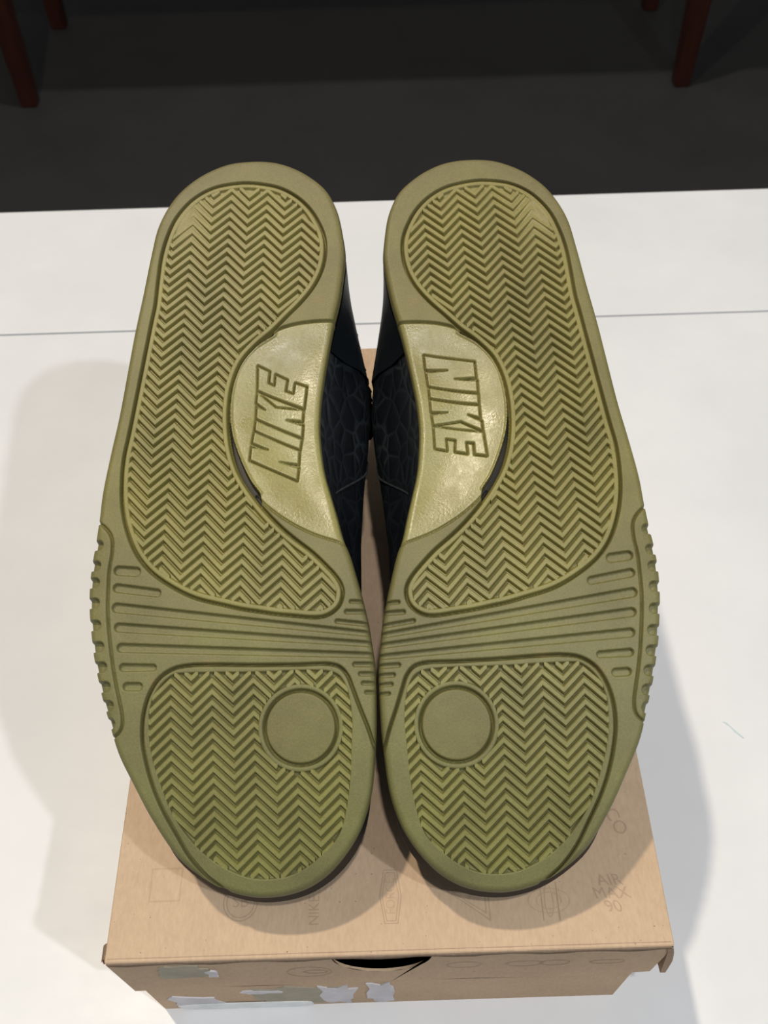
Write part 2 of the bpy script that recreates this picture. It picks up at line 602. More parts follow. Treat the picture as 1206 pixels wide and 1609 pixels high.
emblem([ring_poly(-0.0607, 0.1040, 0.0068, 0.0072, 0.0004), ring_poly(-0.0607, 0.1040, 0.0056, 0.0060, 0.0004)], M['print'])
text_print('SB', -0.0607, 0.1040, 0.0062, 0, M['print'])
text_print('NIKE', -0.0318, 0.1000, 0.0060, math.pi / 2, M['print'], 0.85)
plq = [(-0.0048, 0.0942), (0.0006, 0.0942), (0.0022, 0.1045), (0.0006, 0.1146), (-0.0048, 0.1146), (-0.0066, 0.1045)]
emblem([(plq, inset_poly(plq, 0.0004)), (inset_poly(plq, 0.0010), inset_poly(plq, 0.0013))], M['print'])
text_print('FORCE', -0.0021, 0.1045, 0.0052, math.pi / 2, M['print_faint'], 0.85)
tri = [(0.0195, 0.1060), (0.0362, 0.0940), (0.0362, 0.1060)]
emblem([(tri, inset_poly(tri, 0.0005)), (inset_poly(tri, 0.0014), inset_poly(tri, 0.0018))], M['print'])
text_print('ACG', 0.0315, 0.1035, 0.0040, 0, M['print_faint'], 0.8)
gl = [ring_poly(0.0593, 0.1010, 0.0082, 0.0048, 0.0004), ring_poly(0.0593, 0.1010, 0.0050, 0.0033, 0.0004), ring_poly(0.0593, 0.1010, 0.0018, 0.0062, 0.0004, 24)]
for dx in (-0.003, 0.0032):
    q = [(0.0593 + dx, 0.0935), (0.0597 + dx, 0.0935), (0.0597 + dx, 0.1080), (0.0593 + dx, 0.1080)]
    gl.append((q, inset_poly(q, 0.00015)))
emblem(gl, M['print_faint'])
text_print('AIR\nMAX\n90', 0.0845, 0.1030, 0.0062, 0.0, M['print'], 1.05, -0.3)
text_print('CO', 0.0905, 0.1310, 0.0075, -1.2, M['print'], 1.0)
sq = [(-0.0970, 0.1050), (-0.0845, 0.1050), (-0.0845, 0.1180), (-0.0970, 0.1180)]
emblem([(sq, inset_poly(sq, 0.0006))], M['print_faint'])
pf = lambda u, v: (u, BY0 - 0.00008, v)
emblem([ring_poly(-0.0355, 0.0760, 0.0090, 0.0085, 0.0004), ring_poly(-0.0330, 0.0760, 0.0048, 0.0030, 0.0005)], M['print'], pf)
emblem([ring_poly(0.0260, 0.0800, 0.0070, 0.0050, 0.0005), ring_poly(0.0500, 0.0790, 0.0075, 0.0045, 0.0005), ring_poly(0.0620, 0.0790, 0.0060, 0.0045, 0.0005), ring_poly(0.0830, 0.0780, 0.0070, 0.0035, 0.0005)], M['print_faint'], pf)

# small pale scuff on the tabletop
scf = prism_bm([(0.1815, 0.2180), (0.1835, 0.2178), (0.1880, 0.2120), (0.1912, 0.2082), (0.1905, 0.2080), (0.1868, 0.2118), (0.1850, 0.2150)], lambda u, v, d: (u, v, d), -0.0001, 0.00012)
under(bm_obj('scuff_mark', scf, M['smear']), tb)

# measured outlines of the sole, millimetres
DATA = {
    'outline': [[1.39,0.01],[-9.62,1.02],[-21.3,6.47],[-30.07,14.21],[-35.22,21.96],[-39.31,32.08],[-41.5,44.16],[-44.3,63.67],[-46.97,80.94],[-49.26,98.93],[-51.69,117.83],[-54.22,133.04],[-56.61,149.48],[-57.28,160.0],[-58.27,168.83],[-59.28,176.81],[-59.75,185.56],[-59.27,196.39],[-58.14,205.02],[-57.01,212.36],[-55.33,219.86],[-52.98,229.13],[-50.25,237.63],[-46.75,248.33],[-41.78,258.31],[-34.29,272.3],[-25.21,285.39],[-16.98,292.15],[-9.5,296.46],[-2.06,298.88],[4.69,299.84],[13.01,299.29],[20.69,297.22],[28.44,292.62],[35.34,285.51],[40.66,277.48],[43.9,269.6],[45.76,261.55],[46.96,250.1],[47.57,243.61],[47.81,235.02],[47.93,226.81],[47.71,217.58],[46.84,210.55],[45.94,203.8],[44.88,198.54],[43.8,193.69],[42.56,188.76],[40.91,182.45],[39.09,175.95],[36.88,170.37],[34.69,161.38],[32.11,151.62],[29.91,142.97],[28.59,133.04],[28.04,124.07],[28.52,113.95],[29.89,103.65],[31.82,92.27],[34.36,79.71],[37.0,68.68],[38.84,57.01],[39.8,47.21],[38.79,37.11],[36.64,25.7],[32.35,16.05],[26.06,9.48],[19.6,4.85],[12.43,1.59],[6.91,0.37]],
    'heel_groove': [[-1.16,11.82],[5.13,12.72],[12.52,14.84],[19.61,19.36],[25.02,25.24],[28.62,31.6],[31.23,38.74],[31.82,45.86],[30.67,53.74],[27.43,61.49],[22.12,69.01],[16.08,75.46],[10.1,81.85],[3.13,88.14],[-2.74,95.26],[-5.96,103.51],[-7.36,111.72],[-7.62,120.83],[-6.53,131.86],[-3.63,141.85],[0.69,149.73],[6.32,157.59],[12.79,164.81],[18.48,170.03],[25.12,175.5],[30.3,180.76],[34.3,185.37],[36.45,189.42],[36.58,193.0],[35.38,196.42],[32.71,198.98],[29.28,200.48],[24.92,200.65],[19.73,200.02],[11.89,199.06],[5.27,197.9],[-1.19,196.74],[-7.67,195.09],[-19.25,191.83],[-29.04,186.64],[-36.88,180.61],[-41.99,174.02],[-45.24,166.91],[-47.46,159.3],[-48.53,152.33],[-48.85,145.58],[-48.85,140.35],[-48.39,134.16],[-47.01,125.81],[-45.65,116.68],[-44.08,105.77],[-42.49,94.7],[-40.87,83.44],[-39.64,74.88],[-38.79,69.7],[-37.93,57.42],[-36.98,47.04],[-35.15,38.36],[-31.46,28.36],[-24.44,19.22],[-16.41,14.11],[-8.4,12.18]],
    'shank_top': [[10.62,83.01],[12.18,81.63],[18.42,79.57],[26.24,78.56],[34.48,78.43],[40.32,78.35]],
    'shank_bottom': [[3.19,151.19],[5.43,154.1],[9.15,157.68],[16.44,163.15],[25.56,168.17],[36.85,172.28],[42.28,174.3]],
    'lens_left': [[10.63,84.15],[2.01,90.22],[-3.73,98.3],[-6.15,107.65],[-6.77,116.79],[-5.92,125.87],[-3.22,134.94],[1.65,145.87],[5.41,151.26]],
    'wing': [[-60.79,158.86],[-57.21,161.2],[-54.52,163.32],[-52.41,165.99],[-51.41,168.95],[-51.3,173.57],[-52.04,180.38],[-52.06,187.15],[-51.88,194.94],[-51.25,201.67],[-50.39,208.21],[-49.04,216.8],[-47.76,223.31],[-46.27,229.67],[-45.23,234.83],[-45.32,238.57],[-46.7,240.9],[-48.56,242.11],[-52.51,244.12]],
    'fore_groove': [[49.65,255.32],[46.78,247.31],[45.08,241.96],[41.9,233.6],[39.49,226.8],[37.9,222.61],[35.38,219.53],[31.92,218.22],[18.26,217.98],[1.05,217.59],[-11.94,217.08],[-20.51,217.09],[-26.56,218.16],[-31.7,221.41],[-35.38,227.12],[-37.48,234.6],[-37.81,242.85],[-36.64,250.19],[-34.12,259.31],[-30.74,267.52],[-25.81,276.52],[-20.99,284.76],[-15.34,291.38],[-9.13,296.4],[-5.69,299.67]],
    'fore_tread': [[-26.53,220.25],[-32.44,225.6],[-34.92,232.17],[-35.26,239.65],[-34.07,249.59],[-30.65,260.18],[-27.8,267.6],[-24.14,274.13],[-18.38,281.16],[-12.65,286.18],[-6.07,290.02],[0.66,292.53],[8.14,293.17],[14.99,292.21],[21.82,289.12],[27.77,284.42],[33.01,278.99],[35.78,270.92],[37.72,259.66],[38.49,248.29],[38.99,237.72],[37.77,228.49],[35.36,223.0],[31.87,220.93],[1.04,220.25],[-21.35,219.84]],
    'disc': [[20.28,240.66],[33.55,241.04],[7.0,240.28],[20.04,253.23],[20.48,227.93],[35.88,241.11]],
    'notch': [[-55.57,170.18],[-56.04,178.27],[-56.17,184.81],[-55.75,192.64],[-54.85,201.08],[-53.33,209.18],[-52.0,216.71],[-50.51,223.92],[-49.18,230.84],[-48.61,237.23]],
    'slotA': [[-48.4,180.5],[-48.55,187.26],[-48.43,194.8],[-47.4,202.26],[-46.18,209.87],[-45.25,217.14],[-43.67,224.13],[39.7,195.11],[37.96,198.9],[34.33,202.37],[40.63,218.53],[42.66,222.06],[43.51,225.45],[44.6,228.78]],
    'slotB': [[-41.82,181.17],[-33.51,189.61],[46.8,207.49],[47.18,211.27],[47.54,215.37],[-34.14,217.47],[-39.43,224.25],[49.02,195.4],[48.92,199.24],[49.96,204.51],[50.74,218.83],[50.64,222.3],[50.54,225.65],[50.44,228.95]],
    'N_l': [[0.97,137.52],[1.47,131.81],[8.02,132.83],[1.64,130.23],[2.42,125.19],[20.29,133.24],[19.97,139.14],[12.52,137.91],[19.96,140.44],[19.39,145.88]],
    'I_l': [[2.52,124.79],[3.05,120.15],[21.24,128.39],[20.48,132.97]],
    'K_l': [[3.12,119.66],[3.26,114.48],[6.68,115.66],[3.06,112.97],[3.59,108.16],[10.88,114.54],[21.94,115.94],[21.54,120.9],[15.13,120.08],[21.72,122.52],[21.32,127.99]],
    'E_l': [[3.8,97.03],[8.42,99.28],[7.87,104.11],[10.35,105.23],[10.8,100.36],[15.5,102.72],[14.74,107.52],[17.98,108.86],[18.67,104.07],[23.32,106.01],[22.2,115.54],[3.58,107.54]],
    'N_r': [[25.02,92.42],[4.67,96.87],[4.43,103.78],[12.93,103.31],[4.06,104.91],[4.07,110.19],[23.88,106.11],[24.46,99.84],[15.78,99.39],[24.65,98.83]],
    'I_r': [[23.66,106.49],[3.93,110.71],[3.99,115.15],[23.5,111.29]],
    'K_r': [[23.49,111.73],[3.95,115.66],[3.88,121.22],[8.57,119.21],[3.4,122.62],[3.25,126.87],[11.66,121.8],[22.65,123.07],[23.1,118.6],[16.63,117.6],[23.3,117.32]],
    'E_r': [[22.6,123.4],[3.11,127.27],[2.31,137.73],[7.06,136.65],[7.07,131.68],[10.04,131.02],[9.85,136.0],[14.6,134.74],[14.14,129.78],[17.94,128.91],[17.73,134.08],[22.5,133.0]],
    'slotR': [[1.73,1.73],[1.59,1.46],[1.74,0.94],[1.62,0.94],[1.6,0.93],[1.39,1.16],[1.45,1.45],[0.65,0.65],[0.79,0.79],[0.76,0.76],[0.81,0.81],[0.76,0.76],[0.69,0.69],[0.62,0.62]],
}
POSE_A = (-0.05277, 0.37068, 0.25425, -0.00222, 0.37231, 0.006)
POSE_B = (0.04269, 0.37131, 0.25144, 0.00743, 0.36137, 0.00527)

# ------------------------------------------------------------------ sneaker soles (all data in millimetres, x toward the inner edge, y from heel to toe)
def catmull(P, closed, step=0.8):
    P = np.asarray(P, float)
    n = len(P)
    out = []
    rng = range(n if closed else n - 1)
    for i in rng:
        if closed:
            p0, p1, p2, p3 = P[i - 1], P[i], P[(i + 1) % n], P[(i + 2) % n]
        else:
            p1, p2 = P[i], P[i + 1]
            p0 = P[i - 1] if i > 0 else 2 * p1 - p2
            p3 = P[i + 2] if i + 2 < n else 2 * p2 - p1
        d1, d2, d3 = [max(np.hypot(*(b - a)) ** 0.5, 1e-4) for a, b in ((p0, p1), (p1, p2), (p2, p3))]
        m1 = (p2 - p1) - (p2 - p0) * d2 / (d1 + d2) + (p1 - p0) * d2 / d1
        m1 = d2 * ((p1 - p0) / d1 - (p2 - p0) / (d1 + d2) + (p2 - p1) / d2)
        m2 = d2 * ((p2 - p1) / d2 - (p3 - p1) / (d2 + d3) + (p3 - p2) / d3)
        k = max(2, int(d2 * d2 / step) + 1)
        t = np.linspace(0, 1, k, endpoint=False)[:, None]
        out.append((2 * t**3 - 3 * t**2 + 1) * p1 + (t**3 - 2 * t**2 + t) * m1 + (-2 * t**3 + 3 * t**2) * p2 + (t**3 - t**2) * m2)
    if not closed:
        out.append(P[-1:])
    return np.vstack(out)


def smooth_closed(P, it=2):
    for _ in range(it):
        P = 0.25 * np.roll(P, 1, 0) + 0.5 * P + 0.25 * np.roll(P, -1, 0)
    return P


def dist_line(X, Y, P, closed):
    d = np.full(X.shape, 1e9)
    n = len(P)
    for i in range(n if closed else n - 1):
        a, b_ = P[i], P[(i + 1) % n]
        ab = b_ - a
        L2 = max(ab @ ab, 1e-12)
        t = np.clip(((X - a[0]) * ab[0] + (Y - a[1]) * ab[1]) / L2, 0, 1)
        d = np.minimum(d, (X - a[0] - t * ab[0])**2 + (Y - a[1] - t * ab[1])**2)
    return np.sqrt(d)


def inside(X, Y, P):
    r = np.zeros(X.shape, bool)
    n = len(P)
    for i in range(n):
        (x1, y1), (x2, y2) = P[i], P[(i + 1) % n]
        if y1 == y2:
            continue
        c = ((y1 > Y) != (y2 > Y)) & (X < (x2 - x1) * (Y - y1) / (y2 - y1) + x1)
        r ^= c
    return r


GX = np.arange(-66, 60.01, 0.5)
GY = np.arange(-6, 308.01, 0.5)
GXX, GYY = np.meshgrid(GX, GY)


def grid_sd(P, signed=True, closed=True):
    d = dist_line(GXX, GYY, P, closed)
    if signed:
        d = np.where(inside(GXX, GYY, P), d, -d)
    return d


def samp(G, X, Y):
    u = np.clip((X - GX[0]) / 0.5, 0, len(GX) - 1.001)
    v = np.clip((Y - GY[0]) / 0.5, 0, len(GY) - 1.001)
    i = u.astype(int)
    j = v.astype(int)
    fu, fv = u - i, v - j
    return (G[j, i] * (1 - fu) + G[j, i + 1] * fu) * (1 - fv) + (G[j + 1, i] * (1 - fu) + G[j + 1, i + 1] * fu) * fv


def sstep(a, b_, x):
    t = np.clip((x - a) / (b_ - a), 0, 1)
    return t * t * (3 - 2 * t)


def zprof(s):        # toe spring and slight heel rise, mm
    s = np.asarray(s, float)
    t = np.clip(s - 190, 0, None)
    h = np.clip(40 - s, 0, None)
    return -1.35e-3 * t**2 - 0.6e-3 * h**2


OUT = smooth_closed(catmull(DATA['outline'], True, 0.8), 6)
HG = smooth_closed(catmull(DATA['heel_groove'], True), 4)
FGP = catmull(DATA['fore_groove'], False)
WG = catmull(DATA['wing'], False)
ST = catmull(DATA['shank_top'], False)
SBm = catmull(DATA['shank_bottom'], False)
LL = catmull(DATA['lens_left'], False)
FT = smooth_closed(catmull(DATA['fore_tread'], True), 3)
LENS = np.vstack([LL, SBm[3:], ST[::-1][:-1]])
hgp = np.array(DATA['heel_groove'])
CRES = np.vstack([catmull(hgp[12:22], False), LL[::-1]])
DC = np.array(DATA['disc'][0])
DR, RR = 13.25, 15.7
FOREP = np.vstack([FGP, [[-20, 306], [30, 306], [58, 280]]])
WINGP = np.vstack([WG, [[-66, 242], [-66, 160]]])

G_out, G_hg = grid_sd(OUT), grid_sd(HG)
G_fg = grid_sd(FOREP)
G_w = grid_sd(WINGP)
G_lens, G_cres, G_ft = grid_sd(LENS), grid_sd(CRES), grid_sd(FT)
G_stl, G_sbl = grid_sd(ST, False, False), grid_sd(SBm, False, False)
G_bowl = sstep(0, 19, G_lens)
for _k in range(110):
    G_bowl = 0.25 * np.roll(G_bowl, 1, 0) + 0.5 * G_bowl + 0.25 * np.roll(G_bowl, -1, 0)
    G_bowl = 0.25 * np.roll(G_bowl, 1, 1) + 0.5 * G_bowl + 0.25 * np.roll(G_bowl, -1, 1)
SLOTS = list(zip(DATA['slotA'], DATA['slotB'], DATA['slotR']))


def capsule(X, Y, a, b_, ra, rb):
    ax, ay = a
    dx, dy = b_[0] - ax, b_[1] - ay
    t = np.clip(((X - ax) * dx + (Y - ay) * dy) / (dx * dx + dy * dy), 0, 1)
    return np.hypot(X - ax - t * dx, Y - ay - t * dy) - (ra + (rb - ra) * t)


def wear(X, Y):
    return np.clip(1.15 * np.exp(-(((X + 33) / 13)**2 + ((Y - 26) / 13)**2)), 0, 1) + 0.35 * np.exp(-((Y - 8) / 16)**2)


def lens_h(X, Y):
    dl = samp(G_lens, X, Y)
    return -0.7 * sstep(0.0, 1.0, dl) - 3.2 * samp(G_bowl, X, Y)


def height(X, Y):
    do = samp(G_out, X, Y)
    h = np.zeros(X.shape)
    r = 2.4
    q = np.clip(r - do, 0, r)
    h -= r - np.sqrt(np.maximum(r * r - q * q, 0))
    # side wing slopes away
    dw = samp(G_w, X, Y)
    h -= 1.2 * sstep(0.5, 13, dw)
    h -= 1.7 * np.exp(-np.abs(samp(G_w, X, Y) / 0.5)**3)
    # heel and middle tread panel
    dh = samp(G_hg, X, Y)
    h -= 3.0 * np.exp(-np.abs(dh / 0.55)**3)
    h -= 1.9 * sstep(2.3, 2.9, dh) * (1 - np.clip(wear(X, Y), 0, 0.93))
    # forefoot panel
    h -= 3.0 * np.exp(-np.abs(samp(G_fg, X, Y) / 0.55)**3)
    rd = np.hypot(X - DC[0], Y - DC[1])
    h -= 1.9 * sstep(-0.3, 0.3, samp(G_ft, X, Y)) * sstep(RR - 0.3, RR + 0.3, rd)
    h -= 2.6 * np.exp(-np.abs((rd - DR) / 0.6)**3)
    # arch insert
    h += lens_h(X, Y)
    for G, P in ((G_stl, ST), (G_sbl, SBm)):
        near = samp(G, X, Y) < 2.0
        dd = np.full(X.shape, 9.0)
        dd[near] = dist_line(X[near], Y[near], P, False)
        h -= 1.7 * np.exp(-np.abs(dd / 0.48)**3)
    h -= 5.5 * sstep(0.0, 0.7, samp(G_cres, X, Y))
    # flex slots and edge notches
    fm = sstep(-0.2, -1.0, samp(G_fg, X, Y)) * sstep(-0.2, -1.0, dw)
    for a, b_, (ra, rb) in SLOTS:
        sd = capsule(X, Y, a, b_, ra, rb)
        h -= 1.8 * sstep(0.3, -0.35, sd) * fm
    for nx, ny in DATA['notch']:
        sd = capsule(X, Y, (nx - 1.2, ny), (nx - 14, ny), 1.8, 2.0)
        h -= 2.8 * sstep(0.3, -0.4, sd)
    return h


def poly_sd(X, Y, polys):
    d = np.full(X.shape, -1e9)
    for P in polys:
        P = np.asarray(P, float)
        u = dist_line(X, Y, P, True)
        d = np.maximum(d, np.where(inside(X, Y, P), u, -u))
    return d


# --- grid that follows the outline
i0, i1 = int(np.argmin(OUT[:, 1])), int(np.argmax(OUT[:, 1]))
n_ = len(OUT)
chA = OUT[[(i0 + k) % n_ for k in range((i1 - i0) % n_ + 1)]]
chB = OUT[[(i0 - k) % n_ for k in range((i0 - i1) % n_ + 1)]]
y0_, y1_ = OUT[i0, 1], OUT[i1, 1]


def mono(c):
    y = np.maximum.accumulate(c[:, 1])
    keep = np.concatenate([[True], np.diff(y) > 1e-6])
    return y[keep], c[keep, 0]


yA, xA = mono(chA)
yB, xB = mono(chB)
NR, NC = 1050, 380
tt = np.linspace(0, 1, NR)
ends = 0.5 - 0.5 * np.cos(np.pi * tt)
L_ = y1_ - y0_
ROWY = np.where(True, 0, 0) + y0_ + L_ * np.clip(tt, 0, 1)
# denser rows in the last millimetres at heel and toe
warp = np.concatenate([(np.linspace(0, 1, 60) ** 2) * 0.035, np.linspace(0.035, 0.965, NR - 120 + 2)[1:-1], 1 - (np.linspace(1, 0, 60) ** 2) * 0.035])
ROWY = y0_ + L_ * warp
xl = np.interp(ROWY, yA, xA)
xr = np.interp(ROWY, yB, xB)
cs = np.linspace(0, 1, NC)
cs = 0.5 + 0.5 * np.sign(cs - 0.5) * (1 - (1 - np.abs(2 * cs - 1)) ** 1.12)
SX = xl[:, None] + (xr - xl)[:, None] * cs[None, :]
SY = np.repeat(ROWY[:, None], NC, 1)
SH = height(SX, SY)
SZ = SH + zprof(SY)
idx = np.arange(NR * NC).reshape(NR, NC)
QUADS = np.stack([idx[:-1, :-1], idx[:-1, 1:], idx[1:, 1:], idx[1:, :-1]], -1).reshape(-1, 4)[:, ::-1]
cx_ = 0.25 * (SX[:-1, :-1] + SX[:-1, 1:] + SX[1:, 1:] + SX[1:, :-1]).ravel()
cy_ = 0.25 * (SY[:-1, :-1] + SY[:-1, 1:] + SY[1:, 1:] + SY[1:, :-1]).ravel()
lab = np.zeros(len(QUADS), int)
lab[samp(G_w, cx_, cy_) > 0] = 4
lab[samp(G_fg, cx_, cy_) > 0] = 2
lab[np.hypot(cx_ - DC[0], cy_ - DC[1]) < DR] = 5
lab[samp(G_lens, cx_, cy_) > 0] = 3
lab[(samp(G_cres, cx_, cy_) > 0.35) & (cy_ > 100)] = 6
lab[samp(G_hg, cx_, cy_) > 0] = 1


def loc(x, y, z):           # sole millimetres -> local metres
    return np.stack([np.asarray(x) * 1e-3, -np.asarray(y) * 1e-3, np.asarray(z) * 1e-3], -1)


ALLV = loc(SX, SY, SZ).reshape(-1, 3)


def submesh(name, q, mat, parent, V=ALLV):
    used, inv = np.unique(q, return_inverse=True)
    return mesh_obj(name, V[used], inv.reshape(q.shape), mat, parent, True)


def build_shank(letters, parent):
    """arch insert with a cut line round each raised letter"""
    q = QUADS[lab == 3]
    used = np.unique(q)
    V = ALLV.copy()
    X, Y = SX.ravel()[used], SY.ravel()[used]
    sds = [poly_sd(X, Y, [P]) for P in letters]
    sd = np.max(sds, axis=0)
    full = np.full(len(V), -9.0)
    who = np.zeros(len(V), int)
    full[used] = sd
    who[used] = np.argmax(sds, axis=0)
    V[used, 2] += (0.35 * sstep(-0.05, 0.35, sd) - 2.0 * np.exp(-np.abs((sd + 0.12) / 0.38)**3)) * 1e-3
    qs = full[q].mean(1)
    qw = who[q[:, 0]]
    sh = submesh('arch_insert', q[qs <= -0.1], M['shank'], parent, V)
    for k in range(len(letters)):
        submesh('letter', q[(qs > -0.1) & (qw == k)], M['shank'], sh, V)
    return sh


# --- herringbone ridges
def zigzag_ridges(parent, origin, ux, uy, period, amp, pitch, ok, wear_fn, krange):
    ux, uy = np.array(ux), np.array(uy)
    ux = ux / np.hypot(*ux)
    uy = uy / np.hypot(*uy)
    prof = ((-0.46, -2.0), (-0.30, -0.40), (-0.215, -0.04), (0.215, -0.04), (0.30, -0.40), (0.46, -2.0))
    u = np.arange(-70, 110, 0.2)
    u = np.unique(np.concatenate([u, np.arange(-20, 20) * period / 2]))
    ph = (u / period) % 1.0
    tri_ = amp * (1 - np.abs(2 * ph - 1))
    kink = np.isclose((u / (period / 2)) % 1.0, 0, atol=1e-6) | np.isclose((u / (period / 2)) % 1.0, 1, atol=1e-6)
    out = []
    for k in range(*krange):
        v = k * pitch + tri_
        X = origin[0] + u * ux[0] + v * uy[0]
        Y = origin[1] + u * ux[1] + v * uy[1]
        m_ = ok(X, Y)
        runs = []
        i = 0
        while i < len(u):
            if m_[i]:
                j = i
                while j + 1 < len(u) and m_[j + 1]:
                    j += 1
                if u[j] - u[i] > 1.3:
                    runs.append((i, j))
                i = j + 1
            else:
                i += 1
        if not runs:
            continue
        for i, j in runs:
            verts, faces = [], []
            sel = [i] + [q for q in range(i + 1, j) if kink[q]] + [j]
            us, vs = u[sel], v[sel]
            b0 = len(verts)
            for a, c in zip(us, vs):
                for dv, h in prof:
                    x = origin[0] + a * ux[0] + (c + dv * pitch) * uy[0]
                    y = origin[1] + a * ux[1] + (c + dv * pitch) * uy[1]
                    w = float(wear_fn(np.array(x), np.array(y)))
                    hh = h * (1 - 0 * w) - 0.25 * min(w, 1)
                    verts.append((x * 1e-3, -y * 1e-3, (hh + float(zprof(y))) * 1e-3))
            np_ = len(prof)
            for s in range(len(sel) - 1):
                for p in range(np_ - 1):
                    a0 = b0 + s * np_ + p
                    faces.append((a0, a0 + np_, a0 + np_ + 1, a0 + 1))
            faces.append(tuple(b0 + p for p in range(np_)))
            faces.append(tuple(b0 + (len(sel) - 1) * np_ + p for p in range(np_))[::-1])
            out.append(mesh_obj('tread_ridge', verts, faces, M['tread'], parent))
            me = out[-1].data
            me.materials.append(M['tread_top'])
            for p_ in me.polygons:
                if p_.normal.z > 0.84:
                    p_.material_index = 1
    return out


# --- upper, lofted over the sole (depth grows away from the sole)
ST_Y = np.array([-2.5, 1, 6, 15, 30, 50, 70, 90, 105, 120, 140, 165, 190, 215, 240, 265, 285, 294, 299.5])
ST_M = np.array([8, 15, 22.5, 31, 36, 39.8, 43.6, 47.2, 48.6, 47.6, 45.5, 44, 44, 46.5, 47, 44, 35.5, 26, 15])
ST_L = np.array([-8, -15, -22, -30, -36, -39, -41, -43, -45, -47, -49, -52, -54, -53, -48, -37, -23, -14, -5])
ST_H = np.array([62, 74, 84, 90, 88, 84, 88, 99, 108, 107, 97, 84, 75, 68, 60, 51.5, 39.5, 31.5, 22])


def ring_pts(sy, nphi=41, off=0.0, hfac=1.0):
    Mx, Lx, H = np.interp(sy, ST_Y, ST_M), np.interp(sy, ST_Y, ST_L), np.interp(sy, ST_Y, ST_H)
    yy = np.clip(sy, y0_ + 0.4, y1_ - 0.4)
    ol, orr = np.interp(yy, yA, xA), np.interp(yy, yB, xB)
    phi = np.linspace(0, np.pi, nphi)
    z0 = 9.0
    s = np.sin(phi) ** 0.8
    z = z0 + (H * hfac + off - z0) * s
    f = np.abs(np.cos(phi)) ** 0.55
    top = np.clip((z - 58) / 48, 0, 1)
    low = 1 - sstep(9, 38, z)
    xm = Mx * (1 - low) + min(Mx, orr - 0.8) * low - 16 * top
    xl_ = Lx * (1 - low) + max(Lx, ol + 0.8) * low + 16 * top
    c = 0.5 * (xm + xl_)
    hw = 0.5 * (xm - xl_) + off
    x = np.where(phi <= np.pi / 2, c + hw * f, c - hw * f)
    # foot opening
    if 12 < sy < 96:
        k = sstep(12, 24, np.array(sy)) * (1 - sstep(84, 96, np.array(sy)))
        cav = sstep(0.72, 0.55, np.abs(np.cos(phi)) ** 0.55) * k
        z = z - (z - 34) * cav * (off <= 0.0)
    return x, z


def loft(name, ys, mat, parent, off=0.0, cap=True, sel=None):
    rows = []
    for sy in ys:
        x, z = ring_pts(sy, off=off)
        if sel is not None:
            x, z = x[sel], z[sel]
        y = np.full_like(x, sy)
        if off and sy < 4:
            y = y - off
        rows.append(loc(x, y, -z + zprof(np.clip(sy, 0, 300))))
    R_ = np.array(rows)
    nr, nc = R_.shape[:2]
    V = R_.reshape(-1, 3).tolist()
    F = []
    for i in range(nr - 1):
        for j in range(nc - 1):
            a = i * nc + j
            F.append((a, a + nc, a + nc + 1, a + 1))
    if cap:
        F.append(tuple(range(nc))[::-1] if False else tuple(range(nc)))
        F.append(tuple((nr - 1) * nc + k for k in range(nc))[::-1])
        # floor closing the shell under the sole
        for i in range(nr - 1):
            a = i * nc
            F.append((a, a + nc - 1, a + 2 * nc - 1, a + nc))
    bm = bmesh.new()
    vs = [bm.verts.new(v) for v in V]
    for f in F:
        bm.faces.new([vs[i] for i in f])
    return bm_obj(name, bm, mat, parent, True)


def edge_loop():
    L = [idx[i, 0] for i in range(NR)]
    R2 = [idx[i, NC - 1] for i in range(NR - 1, -1, -1)]
    return np.array(L + R2)


LOOP = edge_loop()


def swept_wall(name, ring_xy, ring_z, profile, mat, parent, extra=None):
    """wall below a closed outline: profile = (outset, drop) in mm"""
    P = np.asarray(ring_xy)
    t = np.roll(P, -1, 0) - np.roll(P, 1, 0)
    t /= np.maximum(np.linalg.norm(t, axis=1, keepdims=True), 1e-9)
    N = np.stack([t[:, 1], -t[:, 0]], 1)
    area = np.sum(P[:, 0] * np.roll(P[:, 1], -1) - np.roll(P[:, 0], -1) * P[:, 1])
    if area < 0:
        N = -N
    rows = []
    for o, d in profile:
        oo = o if extra is None else o + extra(P[:, 1]) * (1 if d > 10 else 0)
        Q = P + N * (np.asarray(oo)[..., None] if np.ndim(oo) else oo)
        rows.append(loc(Q[:, 0], Q[:, 1], ring_z - d))
    R_ = np.array(rows)
    k, n = R_.shape[:2]
    ii = np.arange(k * n).reshape(k, n)
    F = np.stack([ii[:-1], np.roll(ii[:-1], -1, 1), np.roll(ii[1:], -1, 1), ii[1:]], -1).reshape(-1, 4)
    o_ = mesh_obj(name, R_.reshape(-1, 3), F if area < 0 else F[:, ::-1], mat, parent, True)
    return o_


def side_x(sy, d, off=0.0):
    x, z = ring_pts(sy, nphi=161)
    k = x > 0
    x, z = x[k], z[k]
    return float(np.interp(d, z[:70], x[:70])) + off


def tube_path(name, pts, r, mat, parent, n=6):
    bm = bmesh.new()
    prev = None
    for i, p in enumerate(pts):
        p = Vector(p)
        a = Vector(pts[max(i - 1, 0)])
        c = Vector(pts[min(i + 1, len(pts) - 1)])
        t = (c - a).normalized()
        u = t.cross(Vector((0, 0, 1))).normalized()
        w = t.cross(u)
        rr_ = r * (0.8 + 0.4 * (i % 2))
        ring_ = [bm.verts.new(p + (u * math.cos(2 * math.pi * k / n) + w * math.sin(2 * math.pi * k / n)) * rr_) for k in range(n)]
        if prev:
            for k in range(n):
                bm.faces.new((prev[k], prev[(k + 1) % n], ring_[(k + 1) % n], ring_[k]))
        else:
            bm.faces.new(ring_[::-1])
        prev = ring_
    bm.faces.new(prev)
    return bm_obj(name, bm, mat, parent, True)


